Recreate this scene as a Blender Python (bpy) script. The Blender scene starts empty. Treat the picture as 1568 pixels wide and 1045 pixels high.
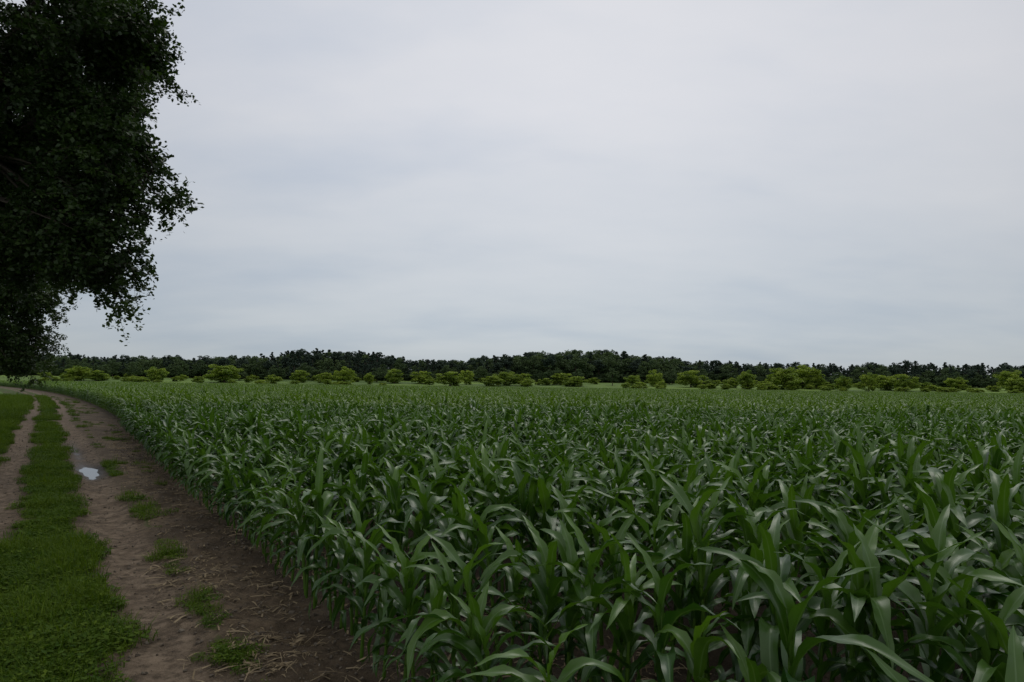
import bpy, math, numpy as np
from mathutils import Vector
R=np.random.RandomState
sc=bpy.context.scene

# ------------------------------------------------------------ helpers
def vnoise(x,y,seed=0):
    x=np.asarray(x,float);y=np.asarray(y,float)
    xi=np.floor(x).astype(np.int64);yi=np.floor(y).astype(np.int64)
    fx=x-xi;fy=y-yi
    fx=fx*fx*(3-2*fx);fy=fy*fy*(3-2*fy)
    def h(a,b):
        n=(a*374761393+b*668265263+seed*1442695041)&0xffffffff
        n=((n^(n>>13))*1274126177)&0xffffffff
        return ((n^(n>>16))&0xffff)/65535.0
    return (h(xi,yi)*(1-fx)+h(xi+1,yi)*fx)*(1-fy)+(h(xi,yi+1)*(1-fx)+h(xi+1,yi+1)*fx)*fy
def fbm(x,y,seed=0,o=4):
    s=0;a=.5
    for i in range(o):
        s=s+a*vnoise(x*2**i,y*2**i,seed+i*17);a*=.5
    return s/(1-.5**o)
def sstep(a,b,x):
    t=np.clip((x-a)/(b-a),0,1);return t*t*(3-2*t)

def npmesh(name,V,F,mat=None,uv=None,attrs=None,smooth=True):
    me=bpy.data.meshes.new(name)
    V=np.asarray(V,np.float32);F=np.asarray(F,np.int32)
    n,k=F.shape
    me.vertices.add(len(V));me.vertices.foreach_set('co',V.ravel())
    me.loops.add(n*k);me.loops.foreach_set('vertex_index',F.ravel())
    me.polygons.add(n);me.polygons.foreach_set('loop_start',np.arange(n,dtype=np.int32)*k)
    me.polygons.foreach_set('loop_total',np.full(n,k,np.int32))
    me.polygons.foreach_set('use_smooth',np.full(n,smooth,bool))
    if uv is not None:
        l=me.uv_layers.new(name='UVMap')
        l.data.foreach_set('uv',np.asarray(uv,np.float32)[F.ravel()].ravel())
    if attrs:
        for a,v in attrs.items():
            at=me.attributes.new(a,'FLOAT','POINT');at.data.foreach_set('value',np.asarray(v,np.float32))
    me.update(calc_edges=True)
    if mat: me.materials.append(mat)
    return me
def link(name,me,parent=None,loc=(0,0,0)):
    o=bpy.data.objects.new(name,me);o.location=loc
    sc.collection.objects.link(o)
    if parent:o.parent=parent
    return o
class Acc:
    def __init__(s):s.V=[];s.F=[];s.U=[];s.T=[];s.n=0
    def add(s,V,F,U=None,T=0.):
        V=np.asarray(V,float);F=np.asarray(F)
        s.V.append(V);s.F.append(F+s.n);s.n+=len(V)
        s.U.append(np.zeros((len(V),2)) if U is None else U)
        s.T.append(np.full(len(V),T) if np.isscalar(T) else T)
    def mesh(s,name,mat,smooth=True):
        return npmesh(name,np.vstack(s.V),np.vstack(s.F),mat,np.vstack(s.U),{'tint':np.concatenate(s.T)},smooth)
def tube(P,r,k=6):
    P=np.asarray(P,float);n=len(P);r=np.asarray(r,float)
    T=np.gradient(P,axis=0);T/=np.linalg.norm(T,axis=1)[:,None]+1e-9
    ref=np.array([1,0,0.]) if abs(T[0,0])<.7 else np.array([0,1,0.])
    A=np.cross(T,ref);A/=np.linalg.norm(A,axis=1)[:,None]+1e-9
    B=np.cross(T,A)
    th=np.arange(k)*2*math.pi/k
    V=P[:,None]+r[:,None,None]*(np.cos(th)[None,:,None]*A[:,None]+np.sin(th)[None,:,None]*B[:,None])
    i=np.arange(n-1)[:,None]*k;j=np.arange(k)[None];j2=(j+1)%k
    F=np.stack([i+j,i+j2,i+k+j2,i+k+j],-1).reshape(-1,4)
    return V.reshape(-1,3),F
def scatter(name,P,rot,scl,idx,coll):
    me=bpy.data.meshes.new(name)
    P=np.asarray(P,np.float32);me.vertices.add(len(P));me.vertices.foreach_set('co',P.ravel())
    a=me.attributes.new('rot','FLOAT_VECTOR','POINT');a.data.foreach_set('vector',np.asarray(rot,np.float32).ravel())
    a=me.attributes.new('scl','FLOAT_VECTOR','POINT')
    scl=np.asarray(scl,np.float32)
    if scl.ndim==1: scl=np.repeat(scl[:,None],3,1)
    a.data.foreach_set('vector',scl.ravel())
    a=me.attributes.new('idx','INT','POINT');a.data.foreach_set('value',np.asarray(idx,np.int32))
    o=link(name,me)
    g=bpy.data.node_groups.new(name+'_scatter','GeometryNodeTree')
    g.interface.new_socket('Geometry',in_out='INPUT',socket_type='NodeSocketGeometry')
    g.interface.new_socket('Geometry',in_out='OUTPUT',socket_type='NodeSocketGeometry')
    N=g.nodes;L=g.links
    gi=N.new('NodeGroupInput');go=N.new('NodeGroupOutput')
    ci=N.new('GeometryNodeCollectionInfo');ci.inputs['Collection'].default_value=coll
    ci.inputs['Separate Children'].default_value=True;ci.inputs['Reset Children'].default_value=True
    ip=N.new('GeometryNodeInstanceOnPoints');ip.inputs['Pick Instance'].default_value=True
    def na(nm,t):
        x=N.new('GeometryNodeInputNamedAttribute');x.data_type=t;x.inputs['Name'].default_value=nm
        return [s for s in x.outputs if s.enabled and s.name=='Attribute'][0]
    e=N.new('FunctionNodeEulerToRotation')
    L.new(gi.outputs[0],ip.inputs['Points']);L.new(ci.outputs[0],ip.inputs['Instance'])
    L.new(na('idx','INT'),ip.inputs['Instance Index'])
    L.new(na('rot','FLOAT_VECTOR'),e.inputs[0]);L.new(e.outputs[0],ip.inputs['Rotation'])
    L.new(na('scl','FLOAT_VECTOR'),ip.inputs['Scale']);L.new(ip.outputs[0],go.inputs[0])
    m=o.modifiers.new('scatter','NODES');m.node_group=g
    return o
def coll_of(name,meshes):
    c=bpy.data.collections.new(name)
    for i,me in enumerate(meshes):
        c.objects.link(bpy.data.objects.new('%s_%02d'%(name,i),me))
    return c

# ------------------------------------------------------------ materials
def newmat(name):
    m=bpy.data.materials.new(name);m.use_nodes=True
    N=m.node_tree.nodes;L=m.node_tree.links
    for n in list(N):N.remove(n)
    return m,N,L
def mixc(N,L,f,a,b,bt='MIX'):
    n=N.new('ShaderNodeMix');n.data_type='RGBA';n.blend_type=bt
    for s,v in ((n.inputs[0],f),(n.inputs[6],a),(n.inputs[7],b)):
        if isinstance(v,(int,float)):s.default_value=v
        elif isinstance(v,tuple):s.default_value=v+(1,) if len(v)==3 else v
        else:L.new(v,s)
    return n.outputs[2]
def math_(N,L,op,a,b=0.,c=None,clamp=False):
    n=N.new('ShaderNodeMath');n.operation=op;n.use_clamp=clamp
    for i,v in enumerate((a,b,c)):
        if v is None:continue
        if isinstance(v,(int,float)):n.inputs[i].default_value=v
        else:L.new(v,n.inputs[i])
    return n.outputs[0]
def ramp(N,L,f,st):
    n=N.new('ShaderNodeValToRGB');e=n.color_ramp.elements
    while len(e)<len(st):e.new(.5)
    for i,(p,c) in enumerate(st):
        e[i].position=p;e[i].color=(c,c,c,1) if isinstance(c,(int,float)) else tuple(c)+(1,)
    L.new(f,n.inputs[0]);return n.outputs[0]
def noise(N,L,vec,scale,det=4,rough=.55):
    n=N.new('ShaderNodeTexNoise');n.inputs['Scale'].default_value=scale
    n.inputs['Detail'].default_value=det;n.inputs['Roughness'].default_value=rough
    if vec is not None:L.new(vec,n.inputs['Vector'])
    return n.outputs['Fac']
def attr(N,nm):
    n=N.new('ShaderNodeAttribute');n.attribute_name=nm;return n.outputs['Fac']

def leafmat(name,ca,cb,rough=.5,trans=.25,spec=.5,ctrans=None,midrib=None):
    m,N,L=newmat(name)
    oi=N.new('ShaderNodeObjectInfo')
    t=attr(N,'tint')
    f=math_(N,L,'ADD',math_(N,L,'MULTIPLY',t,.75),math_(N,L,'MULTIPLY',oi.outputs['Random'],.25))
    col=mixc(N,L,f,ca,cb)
    p=N.new('ShaderNodeBsdfPrincipled')
    if midrib:
        uvn=N.new('ShaderNodeUVMap');s=N.new('ShaderNodeSeparateXYZ');L.new(uvn.outputs[0],s.inputs[0])
        d=math_(N,L,'ABSOLUTE',math_(N,L,'SUBTRACT',s.outputs[0],.5))
        mr=ramp(N,L,d,[(0,1.),(.03,.9),(.06,0.)])
        v=math_(N,L,'SINE',math_(N,L,'MULTIPLY',s.outputs[0],110.))
        v=math_(N,L,'MULTIPLY_ADD',v,.06,.97)
        col=mixc(N,L,1.,col,v,'MULTIPLY')
        isleaf=math_(N,L,'GREATER_THAN',s.outputs[1],.001)
        col=mixc(N,L,math_(N,L,'MULTIPLY',math_(N,L,'MULTIPLY',mr,isleaf),.6),col,midrib)
        nn=noise(N,L,None,9.,3)
        L.new(math_(N,L,'MULTIPLY_ADD',nn,.25,rough-.12),p.inputs['Roughness'])
    else:p.inputs['Roughness'].default_value=rough
    L.new(col,p.inputs['Base Color'])
    p.inputs['Specular IOR Level'].default_value=spec
    tr=N.new('ShaderNodeBsdfTranslucent')
    L.new(mixc(N,L,1.,col,ctrans or (1.25,1.35,.5),'MULTIPLY'),tr.inputs['Color'])
    mx=N.new('ShaderNodeMixShader');mx.inputs[0].default_value=trans
    L.new(p.outputs[0],mx.inputs[1]);L.new(tr.outputs[0],mx.inputs[2])
    o=N.new('ShaderNodeOutputMaterial');L.new(mx.outputs[0],o.inputs[0])
    return m
def barkmat(name,a,b):
    m,N,L=newmat(name)
    tc=N.new('ShaderNodeTexCoord');mp=N.new('ShaderNodeMapping');mp.inputs['Scale'].default_value=(9,9,1.6)
    L.new(tc.outputs['Object'],mp.inputs[0])
    f=noise(N,L,mp.outputs[0],2.,6,.65)
    p=N.new('ShaderNodeBsdfPrincipled');p.inputs['Roughness'].default_value=.95
    L.new(mixc(N,L,f,a,b),p.inputs['Base Color'])
    bp=N.new('ShaderNodeBump');bp.inputs['Strength'].default_value=.8;bp.inputs['Distance'].default_value=.04
    L.new(f,bp.inputs['Height']);L.new(bp.outputs[0],p.inputs['Normal'])
    o=N.new('ShaderNodeOutputMaterial');L.new(p.outputs[0],o.inputs[0]);return m

M_corn=leafmat('corn_leaf',(.013,.060,.009),(.100,.205,.016),.36,.24,.62,midrib=(.14,.23,.09))  # dark end also carries painted shade for the low leaves
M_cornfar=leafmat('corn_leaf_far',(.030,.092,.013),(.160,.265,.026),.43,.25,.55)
M_oak=leafmat('tree_leaf',(.018,.038,.010),(.060,.105,.020),.5,.22,.35)
M_grass=leafmat('grass_blade',(.035,.080,.006),(.110,.165,.012),.7,.30,.12)
M_forA=leafmat('forest_leaf_hazed',(.060,.098,.050),(.130,.180,.080),.8,.15,.1)  # albedo raised to imitate haze over distance
M_forC=leafmat('conifer_needle_hazed',(.046,.074,.058),(.078,.110,.078),.8,.08,.1)  # needles lightened too, haze put into the colour
M_bush=leafmat('bush_leaf',(.14,.22,.045),(.36,.44,.070),.7,.25,.2)
M_bark=barkmat('bark',(.035,.026,.02),(.10,.08,.06))
M_trunkfar=barkmat('bark_pine',(.06,.045,.035),(.12,.085,.06))

# ------------------------------------------------------------ terrain layout
CO=.85
def Xe(Y):
    Y=np.asarray(Y,float)
    Yc=np.clip(Y,0,150)
    base=1.7-.60*Yc-.0009*Yc*Yc
    return base+np.where(Y<0,-.60*Y,0)+np.where(Y>150,-.87*(Y-150),0)
def ucr(Y):return np.clip(1.0+.04*(Y-5),.95,2.0)
def ucl(Y):return ucr(Y)+1.45+.6*sstep(8.2,6.4,Y)
def track(u,Y):
    w=.10*(fbm(Y*.7,u*0+3.1,5)-.5)*2
    a=np.abs(u-ucr(Y)-w);b=np.abs(u-ucl(Y)+w)
    return a,b
def grassmask(u,Y):
    a,b=track(u,Y)
    n=(fbm(u*1.6,Y*.9,11)-.5)
    n2=(fbm(u*5,Y*4,12,3)-.5)
    n3=(fbm(u*9,Y*7,13,3)-.5)
    d=np.minimum(a,b)-.34
    base=sstep(0,.16,d+.42*n+.32*n2)
    right=sstep(0,.25,ucr(Y)-.3-u)
    sparse=sstep(.12,.34,n*.9+.5*n2+.4*n3)*sstep(6,16,Y)*sstep(0.0,.4,u)
    g=base*(1-right)+right*sparse*.55*sstep(0,.1,a-.3)
    worn=sstep(.08,.22,(fbm(u*.8+9,Y*.45,31)-.5)+.3*n2)
    return np.clip(g*(1-.85*worn),0,1)
def farrise(Y):return 4.2*sstep(255,420,Y)+9*sstep(440,620,Y)
def puddles(X,Y,u):
    n=.35+1.3*fbm(X*2.6,Y*1.9,92,4)
    p=np.exp(-(((u-ucr(Y)+.02)/.27)**2+((Y-15.0)/1.15)**2))*1.08
    q=.62*np.exp(-(((u-ucr(Y)-.10)/.15)**2+((Y-19.)/2.2)**2))
    return (p+q)*n
def gz(X,Y,u):
    a,b=track(u,Y)
    fade=1-sstep(60,140,Y)
    z=-.05*np.exp(-(a/.26)**2)-.035*np.exp(-(b/.28)**2)
    z+=.02*np.exp(-((a-.45)/.14)**2)
    z+=.035*(fbm(X*.6,Y*.6,3)-.5)
    near=1-sstep(25,50,Y)
    z+=near*.028*(fbm(X*5,Y*5,7,4)-.5)
    clod=sstep(.25,-.15,u-.55)
    z+=near*clod*.095*(fbm(X*8,Y*8,19,4)-.45)
    z-=.10*puddles(X,Y,u)
    return z*fade+farrise(Y)

us=np.concatenate([-np.geomspace(4000,3,60),np.arange(-2.9,6,.035),np.geomspace(6.1,4000,70)])
ys=[-60,-30,-15,-8,-4,-1]
y=0.5
while y<3000:
    ys.append(y);y+=max(.035,.0085*y) if y<60 else .03*y
ys=np.array(ys)
UU,YY=np.meshgrid(us,ys)
XX=Xe(YY)-UU/CO
ZZ=gz(XX,YY,UU)
ZZ[(np.abs(UU)>900)]=farrise(YY)[(np.abs(UU)>900)]
nu,ny=len(us),len(ys)
i,j=np.meshgrid(np.arange(ny-1),np.arange(nu-1),indexing='ij')
F=np.stack([i*nu+j,(i+1)*nu+j,(i+1)*nu+j+1,i*nu+j+1],-1).reshape(-1,4)
G=grassmask(UU,YY)
W=np.clip(puddles(XX,YY,UU)*1.5,0,1)
a_,b_=track(UU,YY)
TR=np.maximum(np.exp(-(a_/.3)**4),np.exp(-(b_/.3)**4))
m,N,L=newmat('ground')
tc=N.new('ShaderNodeTexCoord');ob=tc.outputs['Object']
n1=noise(N,L,ob,1.1,6,.6);n2=noise(N,L,ob,11.,7,.7);n3=noise(N,L,ob,75.,4,.7);n5=noise(N,L,ob,3.5,6,.65)
soil=mixc(N,L,ramp(N,L,n1,[(.38,0.),(.62,1.)]),(.062,.044,.026),(.150,.110,.068))
trk=mixc(N,L,ramp(N,L,n5,[(.38,0.),(.62,1.)]),(.135,.098,.066),(.270,.205,.142))
soil=mixc(N,L,math_(N,L,'MULTIPLY',attr(N,'track'),.9),soil,trk)
soil=mixc(N,L,ramp(N,L,n2,[(.38,.8),(.58,0.)]),soil,(.052,.037,.022))
soil=mixc(N,L,ramp(N,L,n3,[(.58,0.),(.72,.55)]),soil,(.28,.22,.14))
soil=mixc(N,L,ramp(N,L,n3,[(.28,.6),(.42,0.)]),soil,(.035,.026,.018))
soil=mixc(N,L,attr(N,'wet'),soil,(.030,.023,.016))
soil=mixc(N,L,math_(N,L,'MULTIPLY',attr(N,'corn'),.6),soil,(.028,.022,.015))  # soil under the corn painted darker to deepen its shadows
grs=mixc(N,L,n2,(.028,.048,.008),(.075,.110,.014))
gm=math_(N,L,'ADD',attr(N,'grass'),math_(N,L,'MULTIPLY',math_(N,L,'SUBTRACT',n2,.5),.7))
gm=ramp(N,L,gm,[(.4,0.),(.62,1.)])
col=mixc(N,L,gm,soil,grs)
n4=noise(N,L,ob,.013,4,.6)
mead=mixc(N,L,ramp(N,L,n4,[(.38,0.),(.62,1.)]),(.070,.125,.024),(.170,.265,.040))
col=mixc(N,L,attr(N,'meadow'),col,mead)
p=N.new('ShaderNodeBsdfPrincipled');L.new(col,p.inputs['Base Color'])
L.new(math_(N,L,'MULTIPLY_ADD',attr(N,'wet'),-.55,.92),p.inputs['Roughness'])
p.inputs['Specular IOR Level'].default_value=.25
bp=N.new('ShaderNodeBump');bp.inputs['Strength'].default_value=1.;bp.inputs['Distance'].default_value=.035
L.new(math_(N,L,'ADD',n2,math_(N,L,'MULTIPLY',n3,.4)),bp.inputs['Height']);L.new(bp.outputs[0],p.inputs['Normal'])
o=N.new('ShaderNodeOutputMaterial');L.new(p.outputs[0],o.inputs[0])
mead_m=np.clip(sstep(60,110,YY)*(UU>6)+(YY>262)*1.0+sstep(9,14,UU),0,1)
mead_m=np.where(YY>425,0,mead_m)
Gm=np.where(YY>425,1,G)
me=npmesh('ground',np.stack([XX,YY,ZZ],-1).reshape(-1,3),F,m,None,
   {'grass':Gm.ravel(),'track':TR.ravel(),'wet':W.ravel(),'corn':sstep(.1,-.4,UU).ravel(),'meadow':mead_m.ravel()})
link('ground',me)

# ------------------------------------------------------------ puddle
m,N,L=newmat('puddle_water')
p=N.new('ShaderNodeBsdfPrincipled');p.inputs['Base Color'].default_value=(.045,.036,.026,1)
p.inputs['Roughness'].default_value=.04;p.inputs['IOR'].default_value=1.33;p.inputs['Specular IOR Level'].default_value=.5
bp=N.new('ShaderNodeBump');bp.inputs['Strength'].default_value=.05;bp.inputs['Distance'].default_value=.01
L.new(noise(N,L,None,12.),bp.inputs['Height']);L.new(bp.outputs[0],p.inputs['Normal'])
o=N.new('ShaderNodeOutputMaterial');L.new(p.outputs[0],o.inputs[0])
def puddle(y0,y1,lu,z):
    yy=np.linspace(y0,y1,30);uu=np.linspace(-1,1,9)
    A,Y=np.meshgrid(uu,yy)
    u=ucr(Y)+A*lu
    X=Xe(Y)-u/CO
    V=np.stack([X,Y,np.full_like(X,z)],-1).reshape(-1,3)
    i,j=np.meshgrid(np.arange(29),np.arange(8),indexing='ij')
    Fq=np.stack([i*9+j,i*9+j+1,(i+1)*9+j+1,(i+1)*9+j],-1).reshape(-1,4)
    return npmesh('puddle',V,Fq,m)
link('puddle',puddle(13,21.5,.42,-.104))

# ------------------------------------------------------------ corn
def corn_leaf(acc,rs,base,az,L0,a0,bend,wmax,seg,across,tint,twist=.7):
    t=np.linspace(0,1,seg+1)
    c0=rs.uniform(.30,.62)
    k=1/(1+np.exp(-(t-c0)*8));k=(k-k[0])/(k[-1]-k[0])
    ang=a0-bend*(.30*t+.70*k)
    dl=L0/seg
    hr=np.concatenate([[0],np.cumsum(np.cos(ang[:-1])*dl)]);hz=np.concatenate([[0],np.cumsum(np.sin(ang[:-1])*dl)])
    dr=np.array([math.cos(az),math.sin(az),0]);sd=np.array([-math.sin(az),math.cos(az),0])
    side=rs.uniform(-.2,.2)*L0*t**2
    C=base+hr[:,None]*dr+hz[:,None]*np.array([0,0,1.])+side[:,None]*sd
    nrm=-np.sin(ang)[:,None]*dr+np.cos(ang)[:,None]*np.array([0,0,1.])
    tw=rs.uniform(-twist,twist)*t+rs.uniform(-.15,.15)
    A=np.cos(tw)[:,None]*sd+np.sin(tw)[:,None]*nrm
    Nn=-np.sin(tw)[:,None]*sd+np.cos(tw)[:,None]*nrm
    w=wmax*(.45+.55*np.clip(t/.30,0,1)**.8)*np.clip(1-t**2.6,0,1)**.9+.0008
    s=np.linspace(-1,1,across+1)
    fold=(.60-.40*t)
    ph=rs.uniform(0,6.28,2);fr=rs.uniform(14,22)
    V=C[:,None]+(w[:,None]*.5)[:,:,None]*s[None,:,None]*A[:,None]
    off=(np.abs(s)[None]**1.5*fold[:,None]*w[:,None]*.5)
    edge=np.where(s[None]>0,np.sin(fr*t+ph[0])[:,None],np.sin(fr*1.1*t+ph[1])[:,None])*(np.abs(s)[None]**2)*(w[:,None]*.20)
    V=V+(off+edge)[:,:,None]*Nn[:,None]
    k=across+1
    i,j=np.meshgrid(np.arange(seg),np.arange(across),indexing='ij')
    Fq=np.stack([i*k+j,i*k+j+1,(i+1)*k+j+1,(i+1)*k+j],-1).reshape(-1,4)
    U=np.stack(np.broadcast_arrays((s[None]+1)/2,.02+.98*t[:,None]),-1).reshape(-1,2)
    acc.add(V.reshape(-1,3),Fq,U,tint)
def corn_plant(acc,rs,org=(0,0),phi=0.,H=1.15,seg=11,across=4,n=10,stalk=True):
    ox,oy=org
    lean=rs.normal(0,.03,2)
    hs=H*.70
    def sp(z):return np.array([ox+lean[0]*z,oy+lean[1]*z,z])
    if stalk:
        zz=np.linspace(-.03,hs,7)
        V,Fq=tube([sp(z) for z in zz],np.linspace(.016,.009,7),6 if across>2 else 3)
        acc.add(V,Fq,None,.9)
    az=phi
    for i in range(n):
        q=i/(n-1)
        z=H*(.14+.56*q**.9)
        az=az+math.pi+rs.normal(0,.30)
        prof=math.sin(math.pi*(.10+.72*q))
        L0=H*(.17+.37*prof)*rs.uniform(.85,1.12)
        a0=math.radians(52+25*q+rs.normal(0,7))
        bend=math.radians(rs.uniform(95,170)*(1-.35*q**2))
        if q>.8 and rs.rand()<.5: bend*=.5
        w=(.034+.060*prof)*rs.uniform(.85,1.15)*H/1.15
        tint=np.clip(.12+.75*q**2.5+rs.normal(0,.15),0,1)  # young top leaves yellower; low leaves darkened as painted deep shade
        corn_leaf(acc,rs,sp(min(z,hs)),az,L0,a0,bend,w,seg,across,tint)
plants=[]
for s in range(14):
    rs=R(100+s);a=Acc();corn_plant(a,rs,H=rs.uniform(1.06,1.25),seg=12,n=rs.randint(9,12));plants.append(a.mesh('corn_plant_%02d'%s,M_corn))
cp=coll_of('corn_plant',plants)
rs=R(5)
P=[];ro=[];sl=[];ix=[]
YL=27.
for k in range(0,75):
    per=.0+k*.75
    yv=np.arange(.4,YL,.18*CO)
    yv=yv+rs.normal(0,.03,len(yv))
    pj=per+rs.normal(0,.035,len(yv))+.24*sstep(13,7,yv)
    X=Xe(yv)+pj/CO
    keep=(X<.98*yv+3.5)&(rs.rand(len(yv))>.07)&((X>-1.3)|(yv>1.2))
    keep&=(np.hypot(X,yv)>1.0)
    yv=yv[keep];X=X[keep];pj=pj[keep]
    z=gz(X,yv,-pj)
    sc_=rs.normal(1,.10,len(yv))*(1+.20*(fbm(X*.35,yv*.35,77)-.5))
    if k==0: sc_*=rs.uniform(.68,.98,len(yv))
    if k==1: sc_*=rs.uniform(.86,1.0,len(yv))
    P.append(np.stack([X,yv,z],-1));n=len(yv)
    ro.append(np.stack([rs.normal(0,.06,n),rs.normal(0,.06,n),rs.uniform(0,6.28,n)],-1))
    sl.append(np.clip(sc_,.55,1.25));ix.append(rs.randint(0,14,n))
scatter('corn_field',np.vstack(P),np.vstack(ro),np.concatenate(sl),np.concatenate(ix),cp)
print('corn near',sum(map(len,P)))
patches=[]
for s in range(6):
    rs=R(300+s);a=Acc()
    for r in range(4):
        for q in range(17):
            corn_plant(a,rs,((r-1.5)*.75+rs.normal(0,.04),(q-8)*.177+rs.normal(0,.04)),rs.uniform(0,6.28),
                       H=1.17*rs.normal(1,.10),seg=6,across=2,n=9,stalk=(r in(0,3)))
    patches.append(a.mesh('corn_patch_%02d'%s,M_cornfar))
pc=coll_of('corn_patch',patches)
P=[];ro=[];sl=[];ix=[];rs=R(9)
Y=YL+1.3
while Y<270:
    slope=-.60-.0018*min(Y,150)
    c=1/math.sqrt(1+slope*slope)
    x0=float(Xe(Y))
    n=int((1.05*Y+8-x0)/(3/c))+1
    for k in range(n):
        x=x0+(1.5+3*k)/c*1.0
        P.append((x,Y,0 if Y<255 else float(farrise(Y))));ro.append((0,0,math.atan(-slope)+math.pi*rs.randint(2)+0))
        g=1+.16*(float(fbm(x*.05,Y*.05,8))-.5)
        sl.append((1,1,g*rs.uniform(.96,1.05)));ix.append(rs.randint(6))
    Y+=3*c
scatter('corn_field',P,ro,np.array(sl),ix,pc)
print('patches',len(P))

# ------------------------------------------------------------ stones, clods, litter
m,N,L=newmat('stone')
oi=N.new('ShaderNodeObjectInfo');p=N.new('ShaderNodeBsdfPrincipled');p.inputs['Roughness'].default_value=.9
tc=N.new('ShaderNodeTexCoord')
L.new(mixc(N,L,noise(N,L,tc.outputs['Object'],3.),mixc(N,L,ramp(N,L,oi.outputs['Random'],[(0,0.),(.8,.35),(1,1.)]),(.06,.045,.03),(.30,.26,.20)),(.09,.07,.048)),p.inputs['Base Color'])
o=N.new('ShaderNodeOutputMaterial');L.new(p.outputs[0],o.inputs[0])
import bmesh
st=[]
for s in range(5):
    bm=bmesh.new();bmesh.ops.create_icosphere(bm,subdivisions=2,radius=1)
    rs=R(s+40);ph=rs.uniform(0,6,6);sc3=rs.uniform(.6,1.1,3)
    for v in bm.verts:
        c=v.co;f=1+.18*math.sin(3*c.x+ph[0])+.15*math.sin(4*c.y+ph[1])+.12*math.sin(5*c.z+ph[2])
        v.co=Vector((c.x*f*sc3[0],c.y*f*sc3[1],c.z*f*.65))
    me=bpy.data.meshes.new('stone_%d'%s);bm.to_mesh(me);bm.free();me.materials.append(m);st.append(me)
stc=coll_of('stone',st)
rs=R(61);n=30000
Y=2.6+rs.rand(n)**1.8*24;u=rs.uniform(-1.2,3.4,n)
X=Xe(Y)-u/CO
g=grassmask(u,Y);keep=(g<.3)&(puddles(X,Y,u)<.25)&(rs.rand(n)<np.where(u<.75,.9,.22))
X,Y,u=X[keep],Y[keep],u[keep];n=len(X)
s=.004+.014*rs.rand(n)**3+.02*(rs.rand(n)<.03)*rs.rand(n)
scatter('gravel',np.stack([X,Y,gz(X,Y,u)+s*.3],-1),rs.uniform(-.3,6,(n,3))*np.array([.1,.1,1]),s,rs.randint(0,5,n),stc)
M_lit=leafmat('dry_litter',(.16,.12,.07),(.30,.24,.15),.9,.1,.1,(1,1,1))
lt=[]
for s in range(5):
    rs=R(700+s);a=Acc()
    for b in range(5):
        l=rs.uniform(.02,.10);w=rs.uniform(.002,.008);az=rs.uniform(0,6.28);c=np.array([rs.uniform(-.12,.12),rs.uniform(-.12,.12),.006])
        d=np.array([math.cos(az),math.sin(az),rs.uniform(-.1,.15)])*l;sd=np.array([-math.sin(az),math.cos(az),.2])*w
        a.add([c-d-sd,c-d+sd,c-sd+[0,0,.008],c+sd+[0,0,.008],c+d-sd*.4,c+d+sd*.4],[[0,1,3,2],[2,3,5,4]],None,rs.rand())
    lt.append(a.mesh('dry_litter_%d'%s,M_lit,False))
ltc=coll_of('dry_litter',lt)
rs=R(62);n=4200;Y=2.6+rs.rand(n)**1.5*22;u=rs.uniform(-2.,.85,n);X=Xe(Y)-u/CO
k=(rs.rand(n)<.2+.8*sstep(.45,.6,fbm(X*1.2,Y*1.2,88)));X,Y,u=X[k],Y[k],u[k];n=len(X)
scatter('dry_litter',np.stack([X,Y,gz(X,Y,u)+.004],-1),np.stack([0*X,0*X,rs.uniform(0,6.28,n)],-1),rs.uniform(.5,1.1,n),rs.randint(0,5,n),ltc)

# ------------------------------------------------------------ grass
tf=[]
for s in range(7):
    rs=R(500+s);a=Acc();nb=80;tall=1.7 if s>4 else 1.
    tb=rs.uniform(.1,.7)
    for b in range(nb):
        r=.17*math.sqrt(rs.rand());th=rs.uniform(0,6.28)
        h=rs.uniform(.02,.075)*(1.8 if rs.rand()<.10 else 1)*tall;az=rs.uniform(0,6.28);w=rs.uniform(.003,.007)
        bd=rs.uniform(.2,1.2)*h
        d=np.array([math.cos(az),math.sin(az),0]);sd=np.array([-d[1],d[0],0])
        b0=np.array([r*math.cos(th),r*math.sin(th),-.005])
        P0=b0;P1=b0+d*bd*.3+np.array([0,0,h*.6]);P2=b0+d*bd+np.array([0,0,h])
        V=[P0-sd*w/2,P0+sd*w/2,P1-sd*w/2,P1+sd*w/2,P2-sd*w*.1,P2+sd*w*.1]
        a.add(V,[[0,1,3,2],[2,3,5,4]],None,float(np.clip(tb+rs.normal(0,.25),0,1)))
    for b in range(60):
        r=.17*math.sqrt(rs.rand());th=rs.uniform(0,6.28);z=rs.uniform(.01,.05);l=rs.uniform(.010,.026)
        az=rs.uniform(0,6.28);d=np.array([math.cos(az),math.sin(az),rs.uniform(-.3,.5)])*l;sd=np.array([-math.sin(az),math.cos(az),0])*l*.6
        c=np.array([r*math.cos(th),r*math.sin(th),z])
        a.add([c-d,c-sd*1+d*.1,c+d,c+sd+d*.1],[[0,1,2,3]],None,float(np.clip(tb+rs.normal(.1,.25),0,1)))
    tf.append(a.mesh('grass_tuft_%d'%s,M_grass,False))
tfc=coll_of('grass_tuft',tf)
rs=R(71)
def grass_pts(n,y0,y1,pw,u0,u1):
    Y=y0+(y1-y0)*rs.rand(n)**pw;u=rs.uniform(u0,u1,n)
    g=grassmask(u,Y);X=Xe(Y)-u/CO
    k=(rs.rand(n)<g)&(puddles(X,Y,u)<.2)
    return X[k],Y[k],u[k]
A=[grass_pts(18000,2.5,24,1.5,.2,6),grass_pts(16000,20,75,1.3,.2,9),grass_pts(5000,8,60,1.2,5,14)]
X=np.concatenate([q[0] for q in A]);Y=np.concatenate([q[1] for q in A]);u=np.concatenate([q[2] for q in A])
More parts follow.
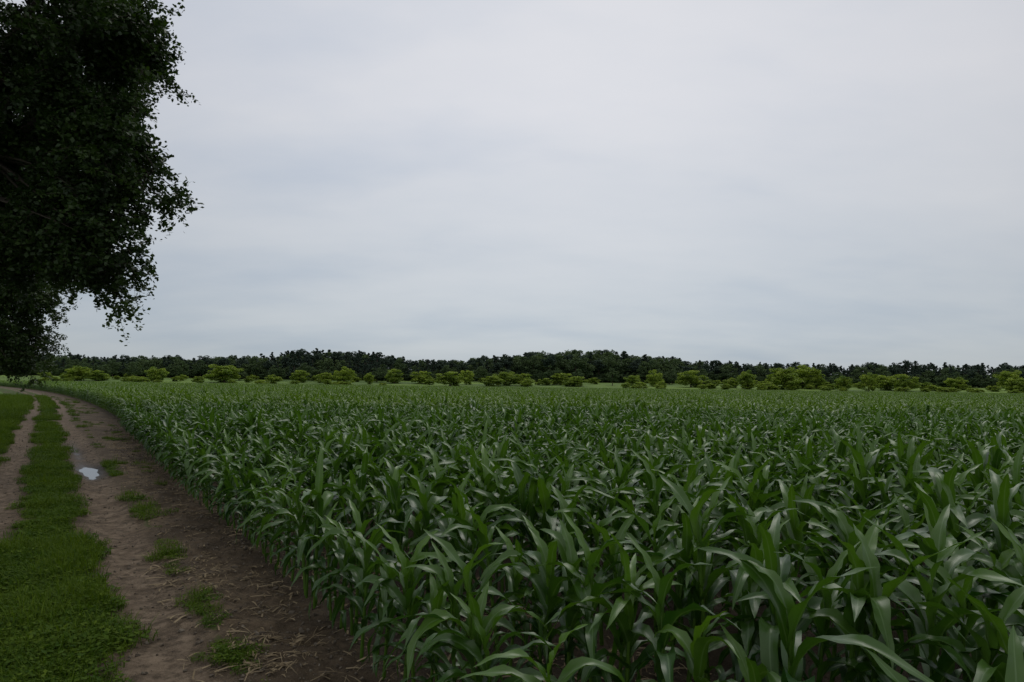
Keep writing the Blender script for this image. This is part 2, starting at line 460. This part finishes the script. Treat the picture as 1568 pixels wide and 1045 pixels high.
n=len(X);s=rs.uniform(.55,1.2,n)*(.55+1.0*fbm(X*.9,Y*.9,55))*(1+np.clip((Y-15)/60,0,.8))*np.where(u<ucr(Y),.7,1)*np.where(u>ucl(Y)+.6,1.4,1)
clus=fbm(X*1.3,Y*1.3,66)
ti=np.where((clus>.52)&(rs.rand(n)<.45),rs.randint(5,7,n),rs.randint(0,5,n))
scatter('grass',np.stack([X,Y,gz(X,Y,u)],-1),np.stack([rs.normal(0,.08,n),rs.normal(0,.08,n),rs.uniform(0,6.28,n)],-1),s,ti,tfc)

# ------------------------------------------------------------ leaves helper
def leafquads(C,size,rs,up=.3,asp=.55):
    n=len(C)
    d=rs.normal(0,1,(n,3));d[:,2]=d[:,2]*.6-.15;d/=np.linalg.norm(d,axis=1)[:,None]
    nn=rs.normal(0,1,(n,3));nn[:,2]+=up*3
    sd=np.cross(d,nn);sd/=np.linalg.norm(sd,axis=1)[:,None]+1e-9
    l=size*rs.uniform(.6,1.25,n)[:,None]
    V=np.stack([C-d*l*.5,C+sd*l*asp*.5-d*l*.02,C+d*l*.5,C-sd*l*asp*.5-d*l*.02],1)
    F=np.arange(4*n).reshape(n,4)
    return V.reshape(-1,3),F

def big_tree(name,loc,trunk_h,ctr,rad,seed,nclump,lobes=(),leaf=.085,per=34,twigs=12):
    rs=R(seed);ctr=np.array(ctr,float);rad=np.array(rad,float)
    e=bpy.data.objects.new(name,None);sc.collection.objects.link(e);e.location=loc
    C=[]
    while len(C)<nclump:
        d=rs.normal(0,1,3);d/=np.linalg.norm(d)
        r=rs.uniform(.12,1)**.45
        lump=.82+.30*float(vnoise(d[0]*2.3+5,d[1]*2.3+d[2]*3.1,seed))
        p=ctr+d*rad*r*lump
        if p[2]<1.0:continue
        C.append(p)
    for (lc,lr,ln) in lobes:
        for _ in range(ln):
            d=rs.normal(0,1,3);d/=np.linalg.norm(d);C.append(np.array(lc)+d*lr*rs.rand()**.4)
    C=np.array(C)
    wood=Acc()
    zz=np.linspace(-.2,trunk_h,9);tr=np.stack([.12*np.sin(zz*.7+seed),.1*np.cos(zz*.6+seed)-.1,zz],-1)
    r=np.linspace(.42,.30,9);r[0]=.62;r[1]=.48
    V,Fq=tube(tr,r,12);wood.add(V,Fq)
    nodes=[];nr=[]
    for i in range(11):
        az=i*2.4+rs.uniform(-.3,.3);el=rs.uniform(-.15,1.2) if i>0 else 1.5
        d=np.array([math.cos(az)*math.cos(el),math.sin(az)*math.cos(el),math.sin(el)])
        end=ctr+d*rad*.72
        st=tr[rs.randint(6,9)]
        t=np.linspace(0,1,10)[:,None]
        mid=st*.4+end*.6+np.array([0,0,.9])*(1 if el<.8 else 0)
        Pb=(1-t)**2*st+2*t*(1-t)*mid+t*t*end+rs.normal(0,.08,(10,3))*np.sin(t*3.14)
        rr=np.linspace(.20,.035,10)
        V,Fq=tube(Pb,rr,8);wood.add(V,Fq)
        nodes+=list(Pb[2:]);nr+=list(rr[2:])
    nodes=np.array(nodes);nr=np.array(nr)
    TL=[];TT=[]
    for c in C:
        dd=np.linalg.norm(nodes-c,axis=1);k=int(np.argmin(dd+rs.uniform(0,.5,len(dd))))
        s0=nodes[k];t=np.linspace(0,1,6)[:,None]
        mid=(s0+c)/2+rs.normal(0,.15,3)+np.array([0,0,.25])
        Pb=(1-t)**2*s0+2*t*(1-t)*mid+t*t*c
        V,Fq=tube(Pb,np.linspace(min(nr[k]*.5,.04),.008,6),4);wood.add(V,Fq)
        out=(c-ctr)/rad;out/=np.linalg.norm(out)+1e-6
        cb=np.clip(rs.normal(.4,.25),0,1)
        for q in range(twigs):
            d=rs.normal(0,.75,3)+out*.5;d/=np.linalg.norm(d)
            ln=rs.uniform(.3,.8)
            t=np.linspace(0,1,4)[:,None]
            s1=Pb[rs.randint(3,6)]
            Tw=s1+d*ln*t+np.array([0,0,-.15])*ln*t*t
            V,Fq=tube(Tw,np.linspace(.007,.002,4),3);wood.add(V,Fq)
            tt=rs.uniform(.1,1.03,per)
            Lp=s1+d*ln*tt[:,None]+np.array([0,0,-.15])*ln*(tt**2)[:,None]+rs.normal(0,.06,(per,3))
            TL.append(Lp);TT.append(np.full(per,cb)+rs.normal(0,.15,per))
    TL=np.vstack(TL);TT=np.clip(np.concatenate(TT),0,1)
    V,Fq=leafquads(TL,leaf,rs,.3,.66)
    me=npmesh('foliage',V,Fq,M_oak,None,{'tint':np.repeat(TT,4)},False)
    link('foliage',me,e);link('trunk_and_branches',wood.mesh('wood',M_bark),e)
    print(name,len(TL),'leaves')
    return e
big_tree('oak_tree',(-14.1,15.0,0),3.8,(0,0,10.2),(6.1,6.0,5.0),3,700,
   lobes=[((5.1,-.3,4.9),1.05,32),((5.7,-.6,6.1),1.05,34),((5.0,-.4,7.4),1.0,26),((5.1,0.2,3.95),.45,8),((5.2,0,9.6),1.0,18),((3.6,.5,4.8),1.1,30),((2.0,.5,5.3),1.1,22)],leaf=.112,per=36,twigs=13)
big_tree('oak_tree',(-25.6,32.5,0),3.2,(-.3,0,8.0),(4.2,4.4,4.8),8,380,
   lobes=[((2.9,-.5,3.6),1.25,30),((3.1,-.5,5.6),1.2,30),((2.3,0,2.4),.8,14),((.8,-.6,2.9),1.0,16)],leaf=.13,per=30,twigs=11)

# ------------------------------------------------------------ distant trees
def far_tree(kind,seed):
    rs=R(seed);acc=Acc();mat={'d':M_forA,'c':M_forC,'b':M_bush,'p':M_forC,'u':M_forA}[kind]
    C=[];S=[]
    if kind=='d':
        for _ in range(44):
            d=rs.normal(0,1,3);d/=np.linalg.norm(d);r=rs.uniform(.2,1)**.5
            C.append(np.array([0,0,.56])+d*np.array([.30,.30,.38])*r);S.append(rs.uniform(.07,.12))
        qs=.05;per=60
    elif kind=='c':
        for _ in range(50):
            z=rs.uniform(.10,.98);w=.22*(1-z)**.8;az=rs.uniform(0,6.28);r=w*rs.uniform(.3,1)
            C.append(np.array([r*math.cos(az),r*math.sin(az),z-.03]));S.append(.02+.07*(1-z))
        qs=.04;per=44
    elif kind=='p':
        for _ in range(30):
            d=rs.normal(0,1,3);d/=np.linalg.norm(d);r=rs.rand()**.4
            C.append(np.array([0,0,.74])+d*np.array([.20,.20,.22])*r);S.append(rs.uniform(.05,.09))
        qs=.045;per=54
    else:
        for _ in range(60):
            d=rs.normal(0,1,3);d/=np.linalg.norm(d);r=rs.rand()**.40
            p=np.array([0,0,.46])+d*np.array([.42,.42,.46])*r*rs.uniform(.85,1.08);p[2]=max(p[2],.06)
            C.append(p);S.append(rs.uniform(.08,.13))
        qs=.055;per=90
    for c,s in zip(C,S):
        d=rs.normal(0,1,(per,3));d/=np.linalg.norm(d,axis=1)[:,None]
        Pp=c+d*s*(rs.rand(per)**.35)[:,None]*np.array([1,1,.75])
        V,Fq=leafquads(Pp,qs,rs,.5,.8)
        acc.add(V,Fq,None,float(np.clip(rs.normal(.45,.22)+.25*(c[2]-.5),0,1)))
    me=acc.mesh('tree_%s%d'%(kind,seed),mat,False)
    me.materials.append(M_trunkfar)
    bm=bmesh.new();bm.from_mesh(me)
    h={'d':.6,'c':.9,'b':.45,'p':.8,'u':.4}[kind]
    r0={'d':.022,'c':.014,'b':.03,'p':.014,'u':.03}[kind]
    ring=[]
    for z,r in((-.03,r0),(h,r0*.4)):
        ring.append([bm.verts.new((r*math.cos(k*1.047),r*math.sin(k*1.047),z)) for k in range(6)])
    for k in range(6):
        f=bm.faces.new((ring[0][k],ring[0][(k+1)%6],ring[1][(k+1)%6],ring[1][k]));f.material_index=1
    bm.to_mesh(me);bm.free()
    return me
ft=[far_tree('d',s) for s in range(900,905)]+[far_tree('c',s) for s in range(910,914)]+[far_tree('p',s) for s in range(920,923)]+[far_tree('u',s) for s in range(940,942)]
ftc=coll_of('far_tree',ft)
skx=np.array([-1.4,-.75,-.60,-.40,-.29,-.21,-.14,-.08,-.04,0,.11,.17,.25,.35,.43,.49,.59,.66,.75,1.4])
ske=np.array([.034,.037,.037,.038,.049,.047,.038,.036,.043,.047,.056,.051,.043,.038,.038,.036,.043,.040,.040,.036])
rs=R(77);P=[];ro=[];sl=[];ix=[]
for row,(D,off) in enumerate([(405,-.005),(418,-.002),(438,0),(465,0.),(500,.0),(545,-.001)]):
    x=-1.35*D
    while x<1.35*D:
        x+=rs.uniform(3.,6.5)*(1 if row<4 else 1.3)
        Yp=D+rs.uniform(-9,9)+20*math.sin(x*.013)
        e=float(np.interp(x/Yp,skx,ske))+off
        base=float(farrise(Yp))
        h=e*Yp+1.9-base
        t=x/Yp
        con_p=.75 if (-.42<t<-.10 or t>.28) else .35
        if rs.rand()<con_p: k=5+rs.randint(4) if rs.rand()<.75 else 9+rs.randint(3)
        else: k=rs.randint(5) if rs.rand()<.8 else 9+rs.randint(3)
        h*=rs.uniform(.82,1.12) if k>=5 else rs.uniform(.80,1.04)
        w=max(h,10)*rs.uniform(.85,1.25)*(1.1 if k<5 else 1.2)
        P.append((x,Yp,base-.2));ro.append((0,0,rs.uniform(0,6.28)));sl.append((w,w,h));ix.append(k)
for D in (396,410,430):
    x=-1.35*D
    while x<1.35*D:
        x+=rs.uniform(2.5,6);Yp=D+rs.uniform(-4,8)+20*math.sin(x*.013)
        P.append((x,Yp,float(farrise(Yp))-.3));ro.append((0,0,rs.uniform(0,6.28)))
        w=rs.uniform(7,12);sl.append((w,w,rs.uniform(4,9)));ix.append(12+rs.randint(2))
scatter('distant_forest',P,ro,np.array(sl),ix,ftc)
print('forest',len(P))
bs=[far_tree('b',s) for s in range(930,935)]
bsc=coll_of('bush',bs+[ft[0],ft[2],ft[12]])
P=[];ro=[];sl=[];ix=[]
def addb(px,Yp,w,h,k=None):
    t=(px-784)/1045
    w=min(w,2.2*h)
    P.append((t*Yp,Yp,float(farrise(Yp))-.15));ro.append((0,0,rs.uniform(0,6.28)));sl.append((w,w,h));ix.append(rs.randint(5) if k is None else k)
for px,w,h in [(240,9,7),(345,14,7.5),(460,8,6),(500,6,5),(528,8,6.5),(567,5,4.5),(605,9,6.5),(645,9,6),(690,9,6.5),(715,6,5.5),(757,9,5),(775,9,5.5),(800,9,5),
   (860,11,6),(885,7,4.5),(970,6,5),(1003,8,6),(1058,11,7.5),(1145,8,7),(1170,5,4),(1200,14,8),(1228,15,8.5),(1250,8,6),(1290,7,6.5),(1330,8,7),(1357,11,7),(1385,8,6),(1415,6,4),(1465,9,6.5),(1545,9,8),(1560,9,7),
   (120,9,6),(150,9,5),(420,6,4),(1120,7,4.5),(1090,6,4)]:
    addb(px,330+rs.uniform(-22,22),w*1.5*rs.uniform(.85,1.2),h*1.35*rs.uniform(.85,1.15))
for k in range(150):
    px=rs.uniform(1050,1750) if k<80 else rs.uniform(60,1060)
    if 580<px<770 and rs.rand()<.5:continue
    addb(px,rs.uniform(285,375),rs.uniform(5,11),rs.uniform(1.8,4.2))
for k in range(46):
    px=rs.uniform(60,1750)
    if 570<px<780 and rs.rand()<.6:continue
    addb(px,rs.uniform(345,390),rs.uniform(9,13),rs.uniform(6,10.5),5+rs.randint(3))
scatter('hedgerow_bushes',P,ro,np.array(sl),ix,bsc)

# ------------------------------------------------------------ sky
w=bpy.data.worlds.new('World');sc.world=w;w.use_nodes=True
N=w.node_tree.nodes;L=w.node_tree.links
for n in list(N):N.remove(n)
sky=N.new('ShaderNodeTexSky');sky.sky_type='NISHITA';sky.sun_disc=False
sky.sun_elevation=math.radians(55);sky.sun_rotation=math.radians(20)
tc=N.new('ShaderNodeTexCoord');s=N.new('ShaderNodeSeparateXYZ');L.new(tc.outputs['Generated'],s.inputs[0])
zp=math_(N,L,'MAXIMUM',s.outputs[2],0.)
dn=math_(N,L,'ADD',zp,.20)
cx=math_(N,L,'DIVIDE',s.outputs[0],dn);cy=math_(N,L,'DIVIDE',s.outputs[1],dn)
cb=N.new('ShaderNodeCombineXYZ');L.new(math_(N,L,'MULTIPLY',cx,.6),cb.inputs[0]);L.new(cy,cb.inputs[1])
f1=noise(N,L,cb.outputs[0],.6,5,.5)
f2=noise(N,L,cb.outputs[0],1.7,6,.55)
f=math_(N,L,'ADD',math_(N,L,'MULTIPLY',f1,.7),math_(N,L,'MULTIPLY',f2,.3))
grad=ramp(N,L,zp,[(0.,(.43,.485,.53)),(.07,(.51,.555,.60)),(.17,(.535,.57,.615)),(.38,(.63,.64,.675)),(.75,(.63,.635,.665)),(1.,(.60,.61,.64))])
cl=ramp(N,L,f,[(.37,(.80,.85,.915)),(.50,(1.,1.,1.)),(.63,(1.12,1.09,1.06))])
cloud=mixc(N,L,1.,grad,cl,'MULTIPLY')
dp=N.new('ShaderNodeVectorMath');dp.operation='DOT_PRODUCT';L.new(tc.outputs['Generated'],dp.inputs[0])
dp.inputs[1].default_value=(0.05,.86,.50)
gl=ramp(N,L,dp.outputs['Value'],[(.55,.80),(.80,.96),(1.,1.16)])
cloud=mixc(N,L,1.,cloud,gl,'MULTIPLY')
vs=N.new('ShaderNodeVectorMath');vs.operation='SCALE';vs.inputs['Scale'].default_value=10.;L.new(cloud,vs.inputs[0])
fin=mixc(N,L,.93,sky.outputs[0],vs.outputs[0])
bg=N.new('ShaderNodeBackground');bg.inputs['Strength'].default_value=.1;L.new(fin,bg.inputs[0])
o=N.new('ShaderNodeOutputWorld');L.new(bg.outputs[0],o.inputs[0])
sun=bpy.data.lights.new('sun','SUN');sun.energy=.7;sun.angle=math.radians(30);sun.color=(1,.97,.90)
so=bpy.data.objects.new('sun',sun);sc.collection.objects.link(so)
el=math.radians(55);azs=math.radians(20)
dv=Vector((math.sin(azs)*math.cos(el),math.cos(azs)*math.cos(el),math.sin(el)))
so.rotation_euler=dv.to_track_quat('Z','Y').to_euler();so.location=dv*50

# ------------------------------------------------------------ camera
cam=bpy.data.cameras.new('camera');cam.lens=24;cam.sensor_width=36;cam.clip_end=6000;cam.clip_start=.05
co=bpy.data.objects.new('camera',cam);sc.collection.objects.link(co)
co.location=(0,0,1.9)
from mathutils import Matrix
co.rotation_euler=(Matrix.Rotation(math.radians(90+3.72),3,'X')@Matrix.Rotation(math.radians(.73),3,'Z')).to_euler()
sc.camera=co
sc.view_settings.view_transform='Standard';sc.view_settings.look='None';sc.view_settings.exposure=0
